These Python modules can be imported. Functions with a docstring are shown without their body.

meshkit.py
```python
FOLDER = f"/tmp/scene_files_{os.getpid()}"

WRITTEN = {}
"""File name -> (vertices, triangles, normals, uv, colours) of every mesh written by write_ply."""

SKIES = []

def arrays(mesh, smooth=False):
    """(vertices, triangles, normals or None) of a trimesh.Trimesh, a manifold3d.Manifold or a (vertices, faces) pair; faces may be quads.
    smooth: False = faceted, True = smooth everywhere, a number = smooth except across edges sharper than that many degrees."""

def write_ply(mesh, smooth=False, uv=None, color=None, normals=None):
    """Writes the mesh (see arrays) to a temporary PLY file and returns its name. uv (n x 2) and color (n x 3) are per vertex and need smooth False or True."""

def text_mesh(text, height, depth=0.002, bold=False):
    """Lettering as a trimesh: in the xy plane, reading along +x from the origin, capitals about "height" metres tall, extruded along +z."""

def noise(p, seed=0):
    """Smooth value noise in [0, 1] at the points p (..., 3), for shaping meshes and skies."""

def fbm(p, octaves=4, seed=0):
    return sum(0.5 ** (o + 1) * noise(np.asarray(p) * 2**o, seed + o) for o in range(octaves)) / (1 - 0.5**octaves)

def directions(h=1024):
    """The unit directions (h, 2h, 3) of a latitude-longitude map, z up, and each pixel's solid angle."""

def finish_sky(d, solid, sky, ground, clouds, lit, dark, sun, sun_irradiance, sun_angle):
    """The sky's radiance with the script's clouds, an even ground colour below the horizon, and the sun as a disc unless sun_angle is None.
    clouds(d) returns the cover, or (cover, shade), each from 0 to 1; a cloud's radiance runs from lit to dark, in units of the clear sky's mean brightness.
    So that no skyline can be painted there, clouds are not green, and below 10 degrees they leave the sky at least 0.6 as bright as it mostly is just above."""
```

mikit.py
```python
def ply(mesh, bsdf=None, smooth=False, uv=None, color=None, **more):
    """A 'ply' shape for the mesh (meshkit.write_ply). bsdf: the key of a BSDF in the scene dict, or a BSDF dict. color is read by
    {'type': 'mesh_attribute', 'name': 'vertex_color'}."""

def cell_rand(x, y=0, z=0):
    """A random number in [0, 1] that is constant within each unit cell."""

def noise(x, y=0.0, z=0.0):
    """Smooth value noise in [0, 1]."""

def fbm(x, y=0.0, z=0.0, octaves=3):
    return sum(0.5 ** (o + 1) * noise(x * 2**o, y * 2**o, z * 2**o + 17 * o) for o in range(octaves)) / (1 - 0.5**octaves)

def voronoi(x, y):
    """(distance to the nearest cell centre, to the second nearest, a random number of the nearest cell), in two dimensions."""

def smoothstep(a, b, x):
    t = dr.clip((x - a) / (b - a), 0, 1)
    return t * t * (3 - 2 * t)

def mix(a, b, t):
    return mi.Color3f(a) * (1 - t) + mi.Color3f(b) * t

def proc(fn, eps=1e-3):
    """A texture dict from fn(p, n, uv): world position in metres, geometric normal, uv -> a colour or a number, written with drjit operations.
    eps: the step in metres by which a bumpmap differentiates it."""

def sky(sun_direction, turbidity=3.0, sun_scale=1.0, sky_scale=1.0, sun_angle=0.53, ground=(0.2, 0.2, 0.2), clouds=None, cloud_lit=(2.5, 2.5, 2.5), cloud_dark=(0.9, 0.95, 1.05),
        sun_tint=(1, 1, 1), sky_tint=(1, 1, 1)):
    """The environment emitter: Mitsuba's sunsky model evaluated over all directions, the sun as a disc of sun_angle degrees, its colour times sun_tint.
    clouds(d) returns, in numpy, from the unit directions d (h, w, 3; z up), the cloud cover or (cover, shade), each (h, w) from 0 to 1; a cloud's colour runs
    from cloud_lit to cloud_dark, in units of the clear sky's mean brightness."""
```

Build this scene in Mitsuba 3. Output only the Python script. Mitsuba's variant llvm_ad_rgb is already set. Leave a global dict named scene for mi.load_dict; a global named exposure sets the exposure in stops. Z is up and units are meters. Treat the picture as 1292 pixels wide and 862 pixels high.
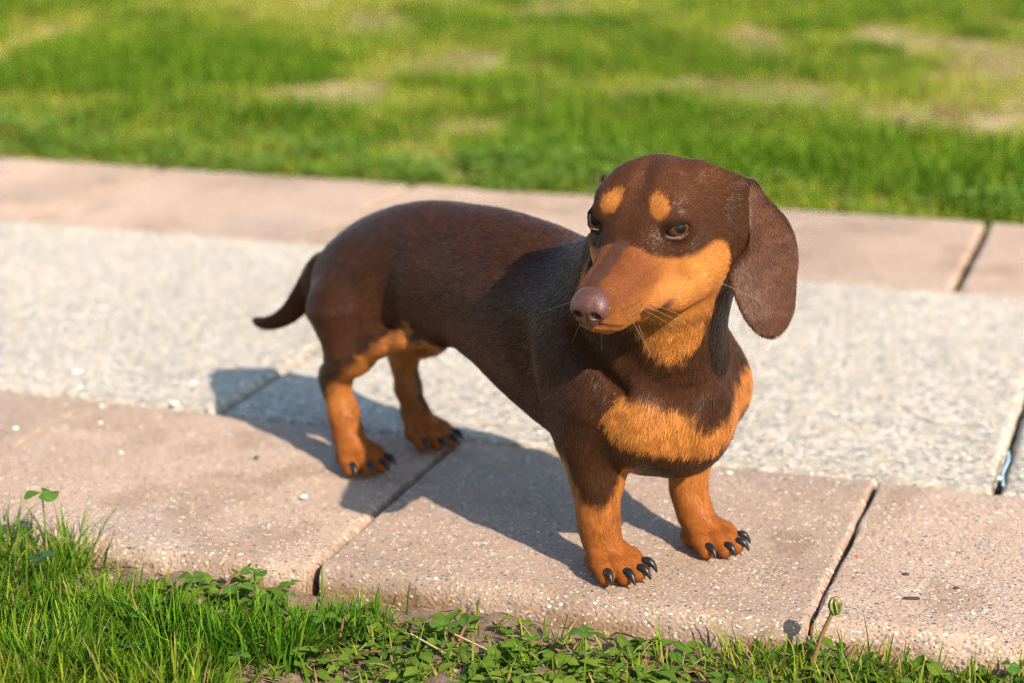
import math, random
import numpy as np, trimesh, drjit as dr, mitsuba as mi
import mikit, meshkit
from mikit import proc, noise, fbm, voronoi, cell_rand, smoothstep, mix
T = mi.ScalarTransform4f
scene, labels = {}, {}

# ------------------------------------------------------------------ camera, daylight, exposure
EYE, PITCH = np.array([0, 0, .505]), math.radians(15.5)
LOOK = np.array([0, math.cos(PITCH), -math.sin(PITCH)])
scene['camera'] = {'type': 'thinlens', 'fov': 27.93, 'fov_axis': 'x', 'aperture_radius': .0062, 'focus_distance': 1.262, 'near_clip': .05, 'far_clip': 200.0,
                   'to_world': T().look_at(EYE.tolist(), (EYE + LOOK).tolist(), [0, 0, 1])}
SUN_AZ, SUN_EL = math.radians(58), math.radians(35.8)
SUN = (math.cos(SUN_AZ) * math.cos(SUN_EL), -math.sin(SUN_AZ) * math.cos(SUN_EL), math.sin(SUN_EL))
scene['sky'] = mikit.sky(SUN, turbidity=3.5, sky_scale=1.22, sun_tint=(.96, 1.0, 1.09), sky_tint=(1.07, 1.0, .90))
exposure = 2.5

rng = np.random.default_rng(7)
def tag(key, label, cat=None, group=None, kind=None):
    labels[key] = {k: v for k, v in (('label', label), ('category', cat), ('group', group), ('kind', kind)) if v}
taken = {}
def numbered(name):
    i = taken.get(name, -1) + 1; taken[name] = i
    return name if i == 0 else f'{name}_{i:03d}'
def put(key, mesh, bsdf, smooth=False, **more):
    key = numbered(key); scene[key] = mikit.ply(mesh, bsdf, smooth, **more); return key
def rgb(*c): return {'type': 'rgb', 'value': list(c)}
VC = {'type': 'mesh_attribute', 'name': 'vertex_color'}

# ------------------------------------------------------------------ the path's own axes: a along it, b across it
PA, PB = np.array([.9487, -.3162]), np.array([.3162, .9487])
def ab(a, b): return np.multiply.outer(np.asarray(a, float), PA) + np.multiply.outer(np.asarray(b, float), PB)

# ------------------------------------------------------------------ materials of the setting
def path_ab(p): return p.x * float(PA[0]) + p.y * float(PA[1]), p.x * float(PB[0]) + p.y * float(PB[1])
def pick(c, other, on): return dr.select(on, mi.Color3f(*other), c)
def pink_concrete(p, n, uv):
    a, b = path_ab(p); v = b + p.z * .9
    tone = cell_rand(dr.floor((a + .847) / .3245) + 40, dr.select(b > 1.8, 1, 0))
    c = mix((.375, .272, .212), (.450, .340, .272), fbm(a * 28, v * 28, 3.0))
    c = mix(c, (.39, .315, .27), .55 * smoothstep(.45, .75, fbm(a * 6, v * 6, 9.0)))
    c = c * (.76 + .14 * tone) * (.88 + .24 * smoothstep(.30, .62, fbm(a * 4.5 + 20, v * 4.5, 2.0)))
    c = mix(c, c * mi.Color3f(.80, .77, .73), smoothstep(.60, .74, fbm(a * 17, v * 13, 6.0)))
    d, e, r = voronoi(a * 250, v * 250)
    s = cell_rand(dr.floor(r * 9999), 3)
    on = d < .14 + .24 * s
    c = pick(c, (.62, .56, .49), on & (r > .935)); c = pick(c, (.13, .12, .12), on & (r < .09)); c = pick(c, (.48, .27, .12), on & (r > .09) & (r < .125)); c = pick(c, (.26, .22, .20), on & (r > .125) & (r < .22))
    d, e, r = voronoi(a * 460 + 7, v * 460)
    on = d < .38
    c = pick(c, (.62, .54, .46), on & (r > .93)); c = pick(c, (.20, .16, .15), on & (r < .14))
    c = c * (.84 + .32 * noise(a * 900, v * 900))
    side = smoothstep(.75, .35, dr.abs(n.z))
    c = mix(c, c * mi.Color3f(.88, .78, .64), side * smoothstep(-.008, -.016, p.z) * smoothstep(.35, .6, fbm(a * 18, p.z * 60, 5)))
    return c
def grey_concrete(p, n, uv):
    a, v = path_ab(p)
    v = v + p.z
    c = mix((.43, .385, .318), (.50, .452, .380), fbm(a * 14, v * 14, 1.0))
    d, e, r = voronoi(a * 210, v * 210)
    c = pick(c, (.56, .53, .48), r > .78); c = pick(c, (.34, .33, .315), (r > .30) & (r < .46)); c = pick(c, (.20, .205, .21), (r < .11) & (d < .55)); c = pick(c, (.47, .39, .30), (r > .46) & (r < .54))
    c = c * (.78 + .22 * smoothstep(.02, .16, e - d)) * (.80 + .22 * fbm(a * 5, v * 5, 7.0)) * dr.select(a > -.1135, .93, 1.0)
    d, e, r = voronoi(a * 380 + 3, v * 380)
    c = pick(c, (.17, .175, .18), (r < .10) & (d < .5)); c = pick(c, (.62, .58, .52), (r > .9) & (d < .5))
    c = c * (.82 + .36 * noise(a * 800, v * 800))
    return c
def grit(p, n, uv):
    a, v = path_ab(p); v = v + p.z
    d, e, r = voronoi(a * 300, v * 300)
    return .6 * noise(a * 700, v * 700) + .7 * r * smoothstep(.6, .1, d)
def soil_colour(p, n, uv):
    a, b = path_ab(p)
    lawn = smoothstep(2.36, 2.44, b + .03 * (noise(a * 30, b * 30) - .5))
    s = mix((.115, .078, .054), (.235, .170, .125), fbm(p.x * 60, p.y * 60, p.z * 60))
    s = s * (.7 + .6 * noise(p.x * 500, p.y * 500))
    g = mix((.15, .17, .045), (.31, .25, .13), smoothstep(.35, .62, fbm(p.x * 3.1, p.y * 2.0, 4.0)))
    far = smoothstep(6, 14, p.y)
    return mix(s, mix(g, mi.Color3f(.13, .20, .04), far) * (.75 + .5 * noise(p.x * 90, p.y * 90)), lawn)
def rough(tex, bump=None, scale=.0006, alpha=.75):
    d = {'type': 'principled', 'base_color': proc(tex), 'roughness': alpha, 'specular': .35}
    if bump: d = {'type': 'bumpmap', 'tex': proc(bump, 4e-4), 'scale': scale, 'bsdf': d}
    return {'type': 'twosided', 'bsdf': d}
scene['pink_concrete'] = rough(pink_concrete, grit, .0007)
scene['grey_concrete'] = rough(grey_concrete, grit, .0005)
scene['soil_material'] = rough(soil_colour)
scene['leaf_material'] = {'type': 'principledthin', 'base_color': VC, 'roughness': .42, 'diff_trans': .75, 'eta': 1.4, 'spec_trans': 0.0}
scene['coat_material'] = {'type': 'twosided', 'bsdf': {'type': 'principled', 'base_color': VC, 'roughness': .40, 'specular': .22}}
scene['skin_material'] = {'type': 'twosided', 'bsdf': {'type': 'principled', 'base_color': VC, 'roughness': .8, 'specular': .06}}
scene['stone_material'] = {'type': 'twosided', 'bsdf': {'type': 'principled', 'base_color': VC, 'roughness': .6, 'specular': .4}}
scene['dry_material'] = {'type': 'twosided', 'bsdf': {'type': 'principled', 'base_color': VC, 'roughness': .65, 'specular': .3}}

# ------------------------------------------------------------------ ground: one sheet to the horizon
def spaced(*parts): return np.unique(np.concatenate([np.arange(a, b, s) for a, b, s in parts]).round(5))
def ground():
    gx = np.concatenate([-np.geomspace(60, 1.5, 24), spaced((-1.4, -.72, .05), (-.72, .62, .006), (.62, 1.45, .05)), np.geomspace(1.5, 60, 24)])
    gy = np.concatenate([-np.geomspace(30, .3, 14), spaced((-.2, .78, .06), (.78, 1.36, .006), (1.36, 5, .07)), np.geomspace(5.1, 120, 30)])
    X, Y = np.meshgrid(gx, gy, indexing='ij'); P = np.stack([X, Y], -1); a, b = P @ PA, P @ PB
    q = np.stack([X, Y, 0 * X], -1)
    near = np.clip((1.19 - b) / .03, 0, 1); lawn = np.clip((b - 2.385) / .03, 0, 1)
    z = -.052 + near * (.026 + .010 * meshkit.fbm(q * 9, 3, 2) + .004 * meshkit.fbm(q * 55, 3, 5) + .0045 * np.maximum(meshkit.noise(q * 90, 8) - .45, 0) * 2) + lawn * (.040 + .02 * (meshkit.fbm(q * 2.2, 3, 4) - .5))
    idx = np.arange(X.size).reshape(X.shape)
    f = np.stack([idx[:-1, :-1], idx[1:, :-1], idx[1:, 1:], idx[:-1, 1:]], -1).reshape(-1, 4)
    return (np.stack([X, Y, z], -1).reshape(-1, 3), f)
put('ground', ground(), 'soil_material', True)
tag('ground', 'brown soil in front of the paving, running under it and on beneath the lawn', kind='structure')
def soil_z(x, y):
    p = np.stack(np.broadcast_arrays(x, y, 0.0 * np.asarray(x)), -1)
    return -.026 + .010 * meshkit.fbm(p * 9, 3, 2)

# ------------------------------------------------------------------ the path: three rows of slabs
tag('path', 'garden path of grey slabs between two rows of pink edging slabs', kind='structure')
def slab(a0, a1, b0, b1, seed, step=.0045, r=.009, r_front=None, grooves=(), drop=(0, 0, 0, 0), wob=.0016):
    def axis(n):
        e = np.array([0, .0006, .0013, .0022, .0034, .005, .007, .0095])
        return np.concatenate([e, np.linspace(.0125, n - .0125, max(3, int((n - .025) / step))), n - e[::-1]])
    A, B = axis(a1 - a0), axis(b1 - b0); u, v = np.meshgrid(A, B, indexing='ij'); LA, LB = A[-1], B[-1]
    q = np.stack([u + a0, v + b0, 0 * u + seed * 3.7], -1)
    rf = r if r_front is None else r_front
    def round_(e, R): e = np.clip(R - e, 0, R * .985); return R - np.sqrt(R * R - e * e)
    chip = 1 + .7 * np.maximum(meshkit.noise(q * 70, seed) - .55, 0) * 2
    z = -np.maximum.reduce([round_(u, r), round_(LA - u, r), round_(LB - v, r), round_(v, rf)]) * chip
    z += .0016 * (meshkit.fbm(q * 14, 3, seed) - .5) + .0011 * (meshkit.fbm(q * 95, 3, seed + 9) - .5) + .0006 * (meshkit.noise(q * 380, seed + 4) - .5)
    s, t = u / LA, v / LB
    z += drop[0] * (1 - s) * (1 - t) + drop[1] * s * (1 - t) + drop[2] * s * t + drop[3] * (1 - s) * t
    ea = wob * 2 * (meshkit.fbm(q * [8, 22, 1], 3, seed + 5) - .5); eb = wob * 2 * (meshkit.fbm(q * [22, 8, 1], 3, seed + 6) - .5)
    edge_a = np.exp(-np.minimum(u, LA - u) / .01); edge_b = np.exp(-np.minimum(v, LB - v) / .01)
    pa, pb = q[..., 0] + ea * edge_a * 1.6, q[..., 1] + eb * edge_b * 1.6
    n, m = u.shape; idx = np.arange(n * m).reshape(n, m)
    P = np.concatenate([ab(pa, 0) + ab(0, pb), z[..., None]], -1).reshape(-1, 3)
    F = [np.stack([idx[:-1, :-1], idx[1:, :-1], idx[1:, 1:], idx[:-1, 1:]], -1).reshape(-1, 4)]
    ring = np.concatenate([idx[:-1, 0], idx[-1, :-1], idx[:0:-1, -1], idx[0, :0:-1]])
    out = np.concatenate([np.tile(-PB, (n - 1, 1)), np.tile(PA, (m - 1, 1)), np.tile(PB, (n - 1, 1)), np.tile(-PA, (m - 1, 1))])
    top, last, V = P[ring], ring, [P]; base = len(P)
    for h in (.004, .009, .014, .019, .024, .030, .036, .045, .055):
        L = top.copy(); L[:, 2] = np.minimum(top[:, 2] - .0004, 0) * max(0, 1 - h / .03) - h
        k = np.concatenate([L[:, :2] @ PA[:, None], L[:, :2] @ PB[:, None], L[:, 2:]], 1)
        push = .0018 * (meshkit.fbm(k * 60, 3, seed + 2) - .5) + .004 * (meshkit.fbm(k * 16, 2, seed + 3) - .5) + .0012 - .004 * (h > .03)
        for g in grooves: push -= .0022 * np.exp(-((k[:, 0] - g) / .0016)**2) * (np.arange(len(k)) < n)
        L[:, :2] += out * push[:, None]
        V.append(L); now = base + np.arange(len(ring)); base += len(ring)
        F.append(np.stack([last, now, np.roll(now, -1), np.roll(last, -1)], 1)); last = now
    return (np.vstack(V), np.vstack(F))
FRONT_A = [-1.82, -1.496, -1.172, -.847, -.5245, -.1985, .126, .45, .775]
front_b = [1.172, 1.17, 1.170, 1.160, 1.167, 1.178, 1.176, 1.174]
for i in range(8):
    a0, a1 = FRONT_A[i], FRONT_A[i + 1]; near = 2 <= i <= 5
    g = [a0 + .066 + k * .068 for k in range(4)] if near else ()
    put('path__edging_slab', slab(a0 + .0018, a1 - (.0062 if i == 3 else .0022), front_b[i], 1.4455, 11 + i, .0042 if near else .012, .003, .010, g, [(0, -.002, 0, 0), (0, 0, 0, 0), (0, 0, -.001, 0), (.001, -.002, -.003, 0), (-.0005, 0, .0005, -.002), (0, .001, 0, 0), (0, 0, 0, 0), (0, 0, 0, 0)][i]), 'pink_concrete', 32)
GREY_A = [-1.98, -1.358, -.7385, -.1135, .506, 1.13]
for i in range(5):
    put('path__grey_slab', slab(GREY_A[i] + .0035, GREY_A[i + 1] - .0035, 1.453, 2.0465, 31 + i, .007, .006, drop=[(0, 0, 0, 0), (0, .001, 0, 0), (-.002, 0, 0, .001), (-.001, .001, 0, 0), (0, 0, 0, 0)][i]), 'grey_concrete', 32)
BACK_A = [-2.0, -1.64, -1.283, -.93, -.572, -.215, .13, .475, .82, 1.17]
for i in range(9):
    put('path__edging_slab', slab(BACK_A[i] + .005, BACK_A[i + 1] - .005, 2.056, 2.395, 51 + i, .011, .004), 'pink_concrete', 32)
# crumbs and soil lying in the joints
def joint_fill():
    r = np.random.default_rng(5); V, F, C, k = [], [], [], 0
    ico = trimesh.creation.icosphere(0); iv, jf = np.array(ico.vertices), np.array(ico.faces)
    lines = [((a, 1.17), (a, 1.445), 150) for a in FRONT_A[2:7]] + [((-1.3, 1.449), (.4, 1.449), 620), ((-1.5, 2.05), (.4, 2.05), 300)] + [((a, 1.46), (a, 2.04), 200) for a in GREY_A[1:5]] + [((a, 2.06), (a, 2.39), 90) for a in BACK_A[2:8]]
    for (x0, y0), (x1, y1), n in lines:
        t = r.random(n); s = r.uniform(.0007, .0032, n)
        P = np.concatenate([ab(x0 + (x1 - x0) * t + r.normal(0, .0014, n), 0) + ab(0, y0 + (y1 - y0) * t + r.normal(0, .0014, n)), (-.0075 - .010 * r.random(n)**.5 - s * .5)[:, None]], 1)
        for p, q in zip(P, s):
            V.append(p + iv * q * r.uniform(.6, 1.3, 3)); F.append(jf + k); k += len(iv); C.append(np.tile(np.array([.17, .125, .09]) * r.uniform(.5, 1.7), (len(iv), 1)))
    return (np.vstack(V), np.vstack(F)), np.vstack(C)
m, c = joint_fill()
put('joint_crumbs', m, 'dry_material', color=c)
tag('joint_crumbs', 'crumbs of soil and grit lodged in the joints of the paving', 'soil crumbs', kind='stuff')
# ------------------------------------------------------------------ grass
def blades(base, head, length, width, lean, curl, col, seg=4, tipcol=None):
    N = len(base); t = np.linspace(0, 1, seg + 1)
    th = lean[:, None] + curl[:, None] * t
    h = np.stack([np.cos(head), np.sin(head), 0 * head], 1); side = np.stack([-np.sin(head), np.cos(head), 0 * head], 1)
    step = (length / seg)[:, None, None] * (np.sin(th)[..., None] * h[:, None] + np.cos(th)[..., None] * np.array([0, 0, 1.0]))
    pos = base[:, None] + np.concatenate([np.zeros((N, 1, 3)), np.cumsum(step[:, :-1], 1)], 1)
    w = (width[:, None] * (.75 + .5 * t - 1.22 * t**2.2))[..., None] * .5
    v = np.stack([pos - side[:, None] * w, pos + side[:, None] * w], 2)
    i = np.arange(N)[:, None] * 2 * (seg + 1) + 2 * np.arange(seg)
    f = np.stack([i, i + 1, i + 3, i + 2], -1).reshape(-1, 4)
    c = np.repeat(col[:, None], seg + 1, 1) if tipcol is None else col[:, None] * (1 - t)[None, :, None]**.7 + tipcol[:, None] * (1 - (1 - t)**.7)[None, :, None]
    return v.reshape(-1, 3), f, np.repeat(c[:, :, None], 2, 2).reshape(-1, 3)
GREENS = np.array([(.070, .165, .012), (.100, .210, .016), (.140, .240, .024), (.055, .125, .014), (.190, .260, .034)])
def grass_colours(r, n, dry=.06, shift=(1, 1, 1)):
    c = GREENS[r.integers(0, 5, n)] * r.uniform(.75, 1.3, (n, 1)) * np.asarray(shift)
    d = r.random(n) < dry
    c[d] = np.array([.36, .27, .13]) * r.uniform(.7, 1.2, (d.sum(), 1))
    return c
def put_blades(key, parts, bsdf='leaf_material'):
    V, F, C, k = [], [], [], 0
    for v, f, c in parts: V.append(v); F.append(f + k); C.append(c); k += len(v)
    return put(key, (np.vstack(V), np.vstack(F)), bsdf, True, color=np.clip(np.vstack(C), 0, 1))
def patch(seed, n, R, length, width, lean, dry, shift, clover=0):
    r = np.random.default_rng(seed)
    rad, an = R * np.sqrt(r.random(n)), r.uniform(0, 2 * math.pi, n)
    base = np.stack([rad * np.cos(an), rad * np.sin(an), 0 * rad - .004], 1)
    out = [blades(base, r.uniform(0, 2 * math.pi, n), r.uniform(*length, n), r.uniform(*width, n), r.uniform(0, lean, n), r.uniform(.1, 1.3, n), grass_colours(r, n, dry, shift), 3)]
    for _ in range(clover):
        rad, an = R * math.sqrt(r.random()), r.uniform(0, 6.3); h = r.uniform(.015, .042); s = r.uniform(.003, .0065)
        for k in range(3):
            b = np.array([[rad * math.cos(an), rad * math.sin(an), h]])
            out.append(blades(b, np.array([k * 2.09 + an]), np.array([s * 1.5]), np.array([s * 1.7]), np.array([1.25]), np.array([.5]), np.array([(.16, .29, .05)]) * r.uniform(.6, 1.7), 2))
    V, F, C, k = [], [], [], 0
    for v, f, c in out: V.append(v); F.append(f + k); C.append(c); k += len(v)
    return mikit.ply((np.vstack(V), np.vstack(F)), 'leaf_material', True, color=np.clip(np.vstack(C), 0, 1))
KINDS = {'turf_lush': (1, 200, .06, (.022, .046), (.0022, .0042), .8, .03, (1.2, 1.2, 1.0), 0), 'turf_green': (2, 200, .06, (.016, .040), (.0018, .0036), .9, .07, (2.1, 1.6, 1.5), 5), 'turf_pale': (3, 150, .06, (.012, .030), (.0016, .003), 1.0, .28, (3.0, 1.95, 2.3), 0),
         'turf_dry': (4, 120, .06, (.010, .024), (.0015, .003), 1.3, .65, (2.6, 1.8, 2.2), 0), 'turf_clover': (5, 110, .06, (.016, .034), (.0018, .0034), .9, .04, (1.7, 1.4, 1.3), 42), 'turf_yellow': (6, 190, .06, (.014, .036), (.0018, .0036), .9, .12, (2.6, 1.95, 1.7), 5), 'turf_deep': (7, 210, .06, (.018, .046), (.002, .0038), .8, .03, (.9, .95, .8), 3)}
for k, a in KINDS.items(): scene[k] = {'type': 'shapegroup', 'blades': patch(*a)}
# where the lawn is dry or lush: (x, y, radius along x, radius along y)
DRY = [(.48, 4.14, .20, .12), (.74, 4.14, .22, .14), (.90, 3.68, .26, .20), (.18, 3.40, .14, .07), (.31, 3.48, .14, .08), (-.29, 4.35, .22, .14), (.09, 4.57, .3, .12), (.46, 3.39, .26, .10), (-.90, 3.5, .16, .2), (.70, 3.15, .30, .10), (-.30, 3.35, .28, .12), (-.05, 3.05, .18, .06), (.95, 3.1, .15, .2), (-.75, 2.85, .16, .05), (-.10, 3.75, .25, .1), (1.5, 4.2, .5, .4), (-1.6, 4.3, .5, .3)]
LUSH = [(-.72, 3.60, .24, .15), (-.46, 3.66, .22, .14), (.52, 2.72, .34, .10), (.10, 2.85, .2, .08), (-1.5, 3.3, .5, .3)]
DRY = [(a, b, c * .42, d * 1.7) for a, b, c, d in DRY]; LUSH = [(a, b, c * .8, d * 2) for a, b, c, d in LUSH]
r = np.random.default_rng(21); n = 0
def bump_sum(L, x, y): return sum(math.exp(-((x - a) / c)**2 - ((y - b) / d)**2) for a, b, c, d in L)
rows = np.arange(2.415, 6.6, .06)
for b in rows:
    st = .06 * (1 + .55 * max(0, b - 3.2) / 2)
    for a in np.arange(-3.6, 2.6, st):
        x, y = ab(a + r.normal(0, .022), 0) + ab(0, b + abs(r.normal(0, .02)) if b < 2.45 else b + r.normal(0, .02))
        if abs(x) > .34 * y + .6 or y > 6.0: continue
        d, l = bump_sum(DRY, x, y) * (.35 + 1.3 * float(meshkit.fbm(np.array([x * 7, y * 4, 8.0]), 2, 9))), bump_sum(LUSH, x, y)
        q = float(meshkit.fbm(np.array([x * 2.6, y * 1.6, 3.0]), 3, 5)) + r.normal(0, .05); bb = x * PB[0] + y * PB[1]
        kind = 'turf_lush' if l > .45 else 'turf_dry' if d > .5 else 'turf_clover' if bb < 2.60 and q > .53 else 'turf_pale' if d > .28 or q > .54 else 'turf_deep' if r.random() < .2 else 'turf_yellow' if r.random() < .36 else 'turf_green' if q > .36 or bb < 2.6 else 'turf_lush' if q < .30 else 'turf_green'
        if kind == 'turf_dry' and r.random() < .1: continue
        n += 1; s = r.uniform(.8, 1.15) * (1.0 if bb > 2.47 else .8)
        z = -.012 + .02 * (float(meshkit.fbm(np.array([x * 2.2, y * 2.2, 0.0]), 3, 4)) - .5)
        scene[f'lawn_grass__{n:03d}'] = {'type': 'instance', 'group': {'type': 'ref', 'id': kind}, 'to_world': T().translate([float(x), float(y), z]).rotate([0, 0, 1], float(r.uniform(0, 360))).scale([s, s, float(s * r.uniform(.8, 1.2))])}
tag('lawn_grass', 'patchy green and straw coloured lawn behind the paving', 'lawn', kind='stuff')

# ------------------------------------------------------------------ the verge in front of the path
r = np.random.default_rng(3); parts = []
def tuft(a, b, n, R, length, lean, dry=.05, shift=(1, 1, 1), width=(.0013, .0026), out=.6):
    n = int(n * 1.35); rad, an = R * np.sqrt(r.random(n)), r.uniform(0, 2 * math.pi, n)
    xy = ab(a, 0) + ab(0, b) + np.stack([rad * np.cos(an), rad * np.sin(an)], 1)
    keep = xy @ PB < 1.164; xy, an, rad = xy[keep], an[keep], rad[keep]; n = len(xy)
    base = np.column_stack([xy, soil_z(xy[:, 0], xy[:, 1]) - .002])
    head = an + r.normal(0, out, n)
    c = grass_colours(r, n, dry, shift)
    parts.append(blades(base, head, r.uniform(*length, n) * (1 - .25 * rad / R), r.uniform(*width, n), np.abs(r.normal(0, lean, n)) * (.5 + rad / R), r.uniform(.1, 1.5, n), c, 3, c * r.uniform(.9, 1.5, (n, 1)) * [1.1, 1, .9]))
for _ in range(110):                                                   # the thick clump at the left
    a = r.uniform(-.95, -.615); tuft(a, r.uniform(.86, 1.163 if a < -.675 else 1.08), 56, .026, (.026, .048) if a > -.675 else (.036, .072), .65, .07, (1.0, 1.08, 1.05))
for _ in range(26): tuft(r.uniform(-.70, -.605), r.uniform(1.02, 1.10), 44, .022, (.022, .042), .8, .08, (1.0, 1.08, 1.05))
for a, b, k, L in ((-.585, 1.055, 150, .058), (-.565, 1.035, 150, .06), (-.545, 1.06, 130, .055), (-.535, 1.035, 130, .052), (-.52, 1.07, 120, .05), (-.50, 1.05, 120, .052), (-.497, 1.09, 90, .045), (-.48, 1.10, 110, .042), (-.470, 1.115, 80, .038), (-.61, 1.0, 150, .055), (-.62, .97, 150, .06), (-.58, .99, 150, .055), (-.545, 1.0, 120, .05), (-.64, 1.03, 120, .05)):
    tuft(a, b, k, .022, (L * .5, L), .5, .02, (.75, .95, .8))
for _ in range(70): tuft(r.uniform(-.70, -.50), r.uniform(.80, .985), 40, .028, (.03, .06), .5, .05, (1.2, 1.1, 1))
for _ in range(60): tuft(r.uniform(-.47, -.20), r.uniform(.80, 1.10), 12, .03, (.014, .036), .8, .16, (1.15, 1.05, 1))
for _ in range(150): tuft(r.uniform(-.235, .25), r.uniform(.90, 1.155), 24, .028, (.016, .04), .8, .14, (1.25, 1.1, 1))
for _ in range(130): tuft(r.uniform(-.22, .12), r.uniform(1.10, 1.164), 15, .022, (.014, .034), .65, .10, (1.25, 1.08, 1))
for _ in range(30): tuft(r.uniform(-.45, -.20), r.uniform(1.06, 1.14), 10, .02, (.014, .034), .7, .1, (1.25, 1.08, 1))
for _ in range(160): tuft(r.uniform(-1.4, .7), r.uniform(.45, .86), 26, .04, (.02, .05), .7, .08)
for _ in range(60): tuft(r.uniform(-1.5, -.93), r.uniform(.8, 1.15), 30, .04, (.02, .05), .7, .08)
put_blades('verge_grass', parts)
tag('verge_grass', 'sunlit green grass growing from the soil in front of the paving', 'grass', kind='stuff')
# tall single blades against the pink slab
def soil_at(a, b):
    x, y = ab(a, 0) + ab(0, b); return np.array([x, y, float(soil_z(x, y))])
def world_ab(x, y): return x * PA[0] + y * PA[1], x * PB[0] + y * PB[1]
TALL = [(-.155, 1.145, .052), (-.146, 1.140, .036), (-.135, 1.142, .045), (-.117, 1.150, .036), (-.172, 1.145, .030), (-.095, 1.14, .034), (-.06, 1.145, .03), (-.512, 1.145, .034), (-.455, 1.15, .028)]
for a, b, L in TALL:
    z = np.array
    v, f, c = blades(soil_at(a, b)[None], r.uniform(0, 6.3, 1), z([L]), z([.0021]), z([r.uniform(.02, .12)]), z([r.uniform(.05, .35)]), z([[.10, .21, .025]]) * r.uniform(.8, 1.2), 6)
    tag(put('grass_blade', (v, f), 'leaf_material', True, color=c), 'single thin upright blade of grass standing against the paving edge', 'grass blade', 'single grass blades at the paving edge')
# dry litter lying on the soil
lit = []
n = 900; a, b = r.uniform(-.95, .25, n), r.uniform(.9, 1.16, n); xy = np.outer(a, PA) + np.outer(b, PB)
lit.append(blades(np.column_stack([xy, soil_z(xy[:, 0], xy[:, 1]) + .003]), r.uniform(0, 6.3, n), r.uniform(.008, .03, n), r.uniform(.0008, .002, n), r.uniform(1.3, 1.6, n), r.uniform(-.2, .2, n), np.array([(.34, .25, .14)]) * r.uniform(.4, 1.3, (n, 1)), 3))
put_blades('dry_litter', lit, 'dry_material')
tag('dry_litter', 'dry brown grass litter lying on the soil in front of the paving', 'litter', kind='stuff')
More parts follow.
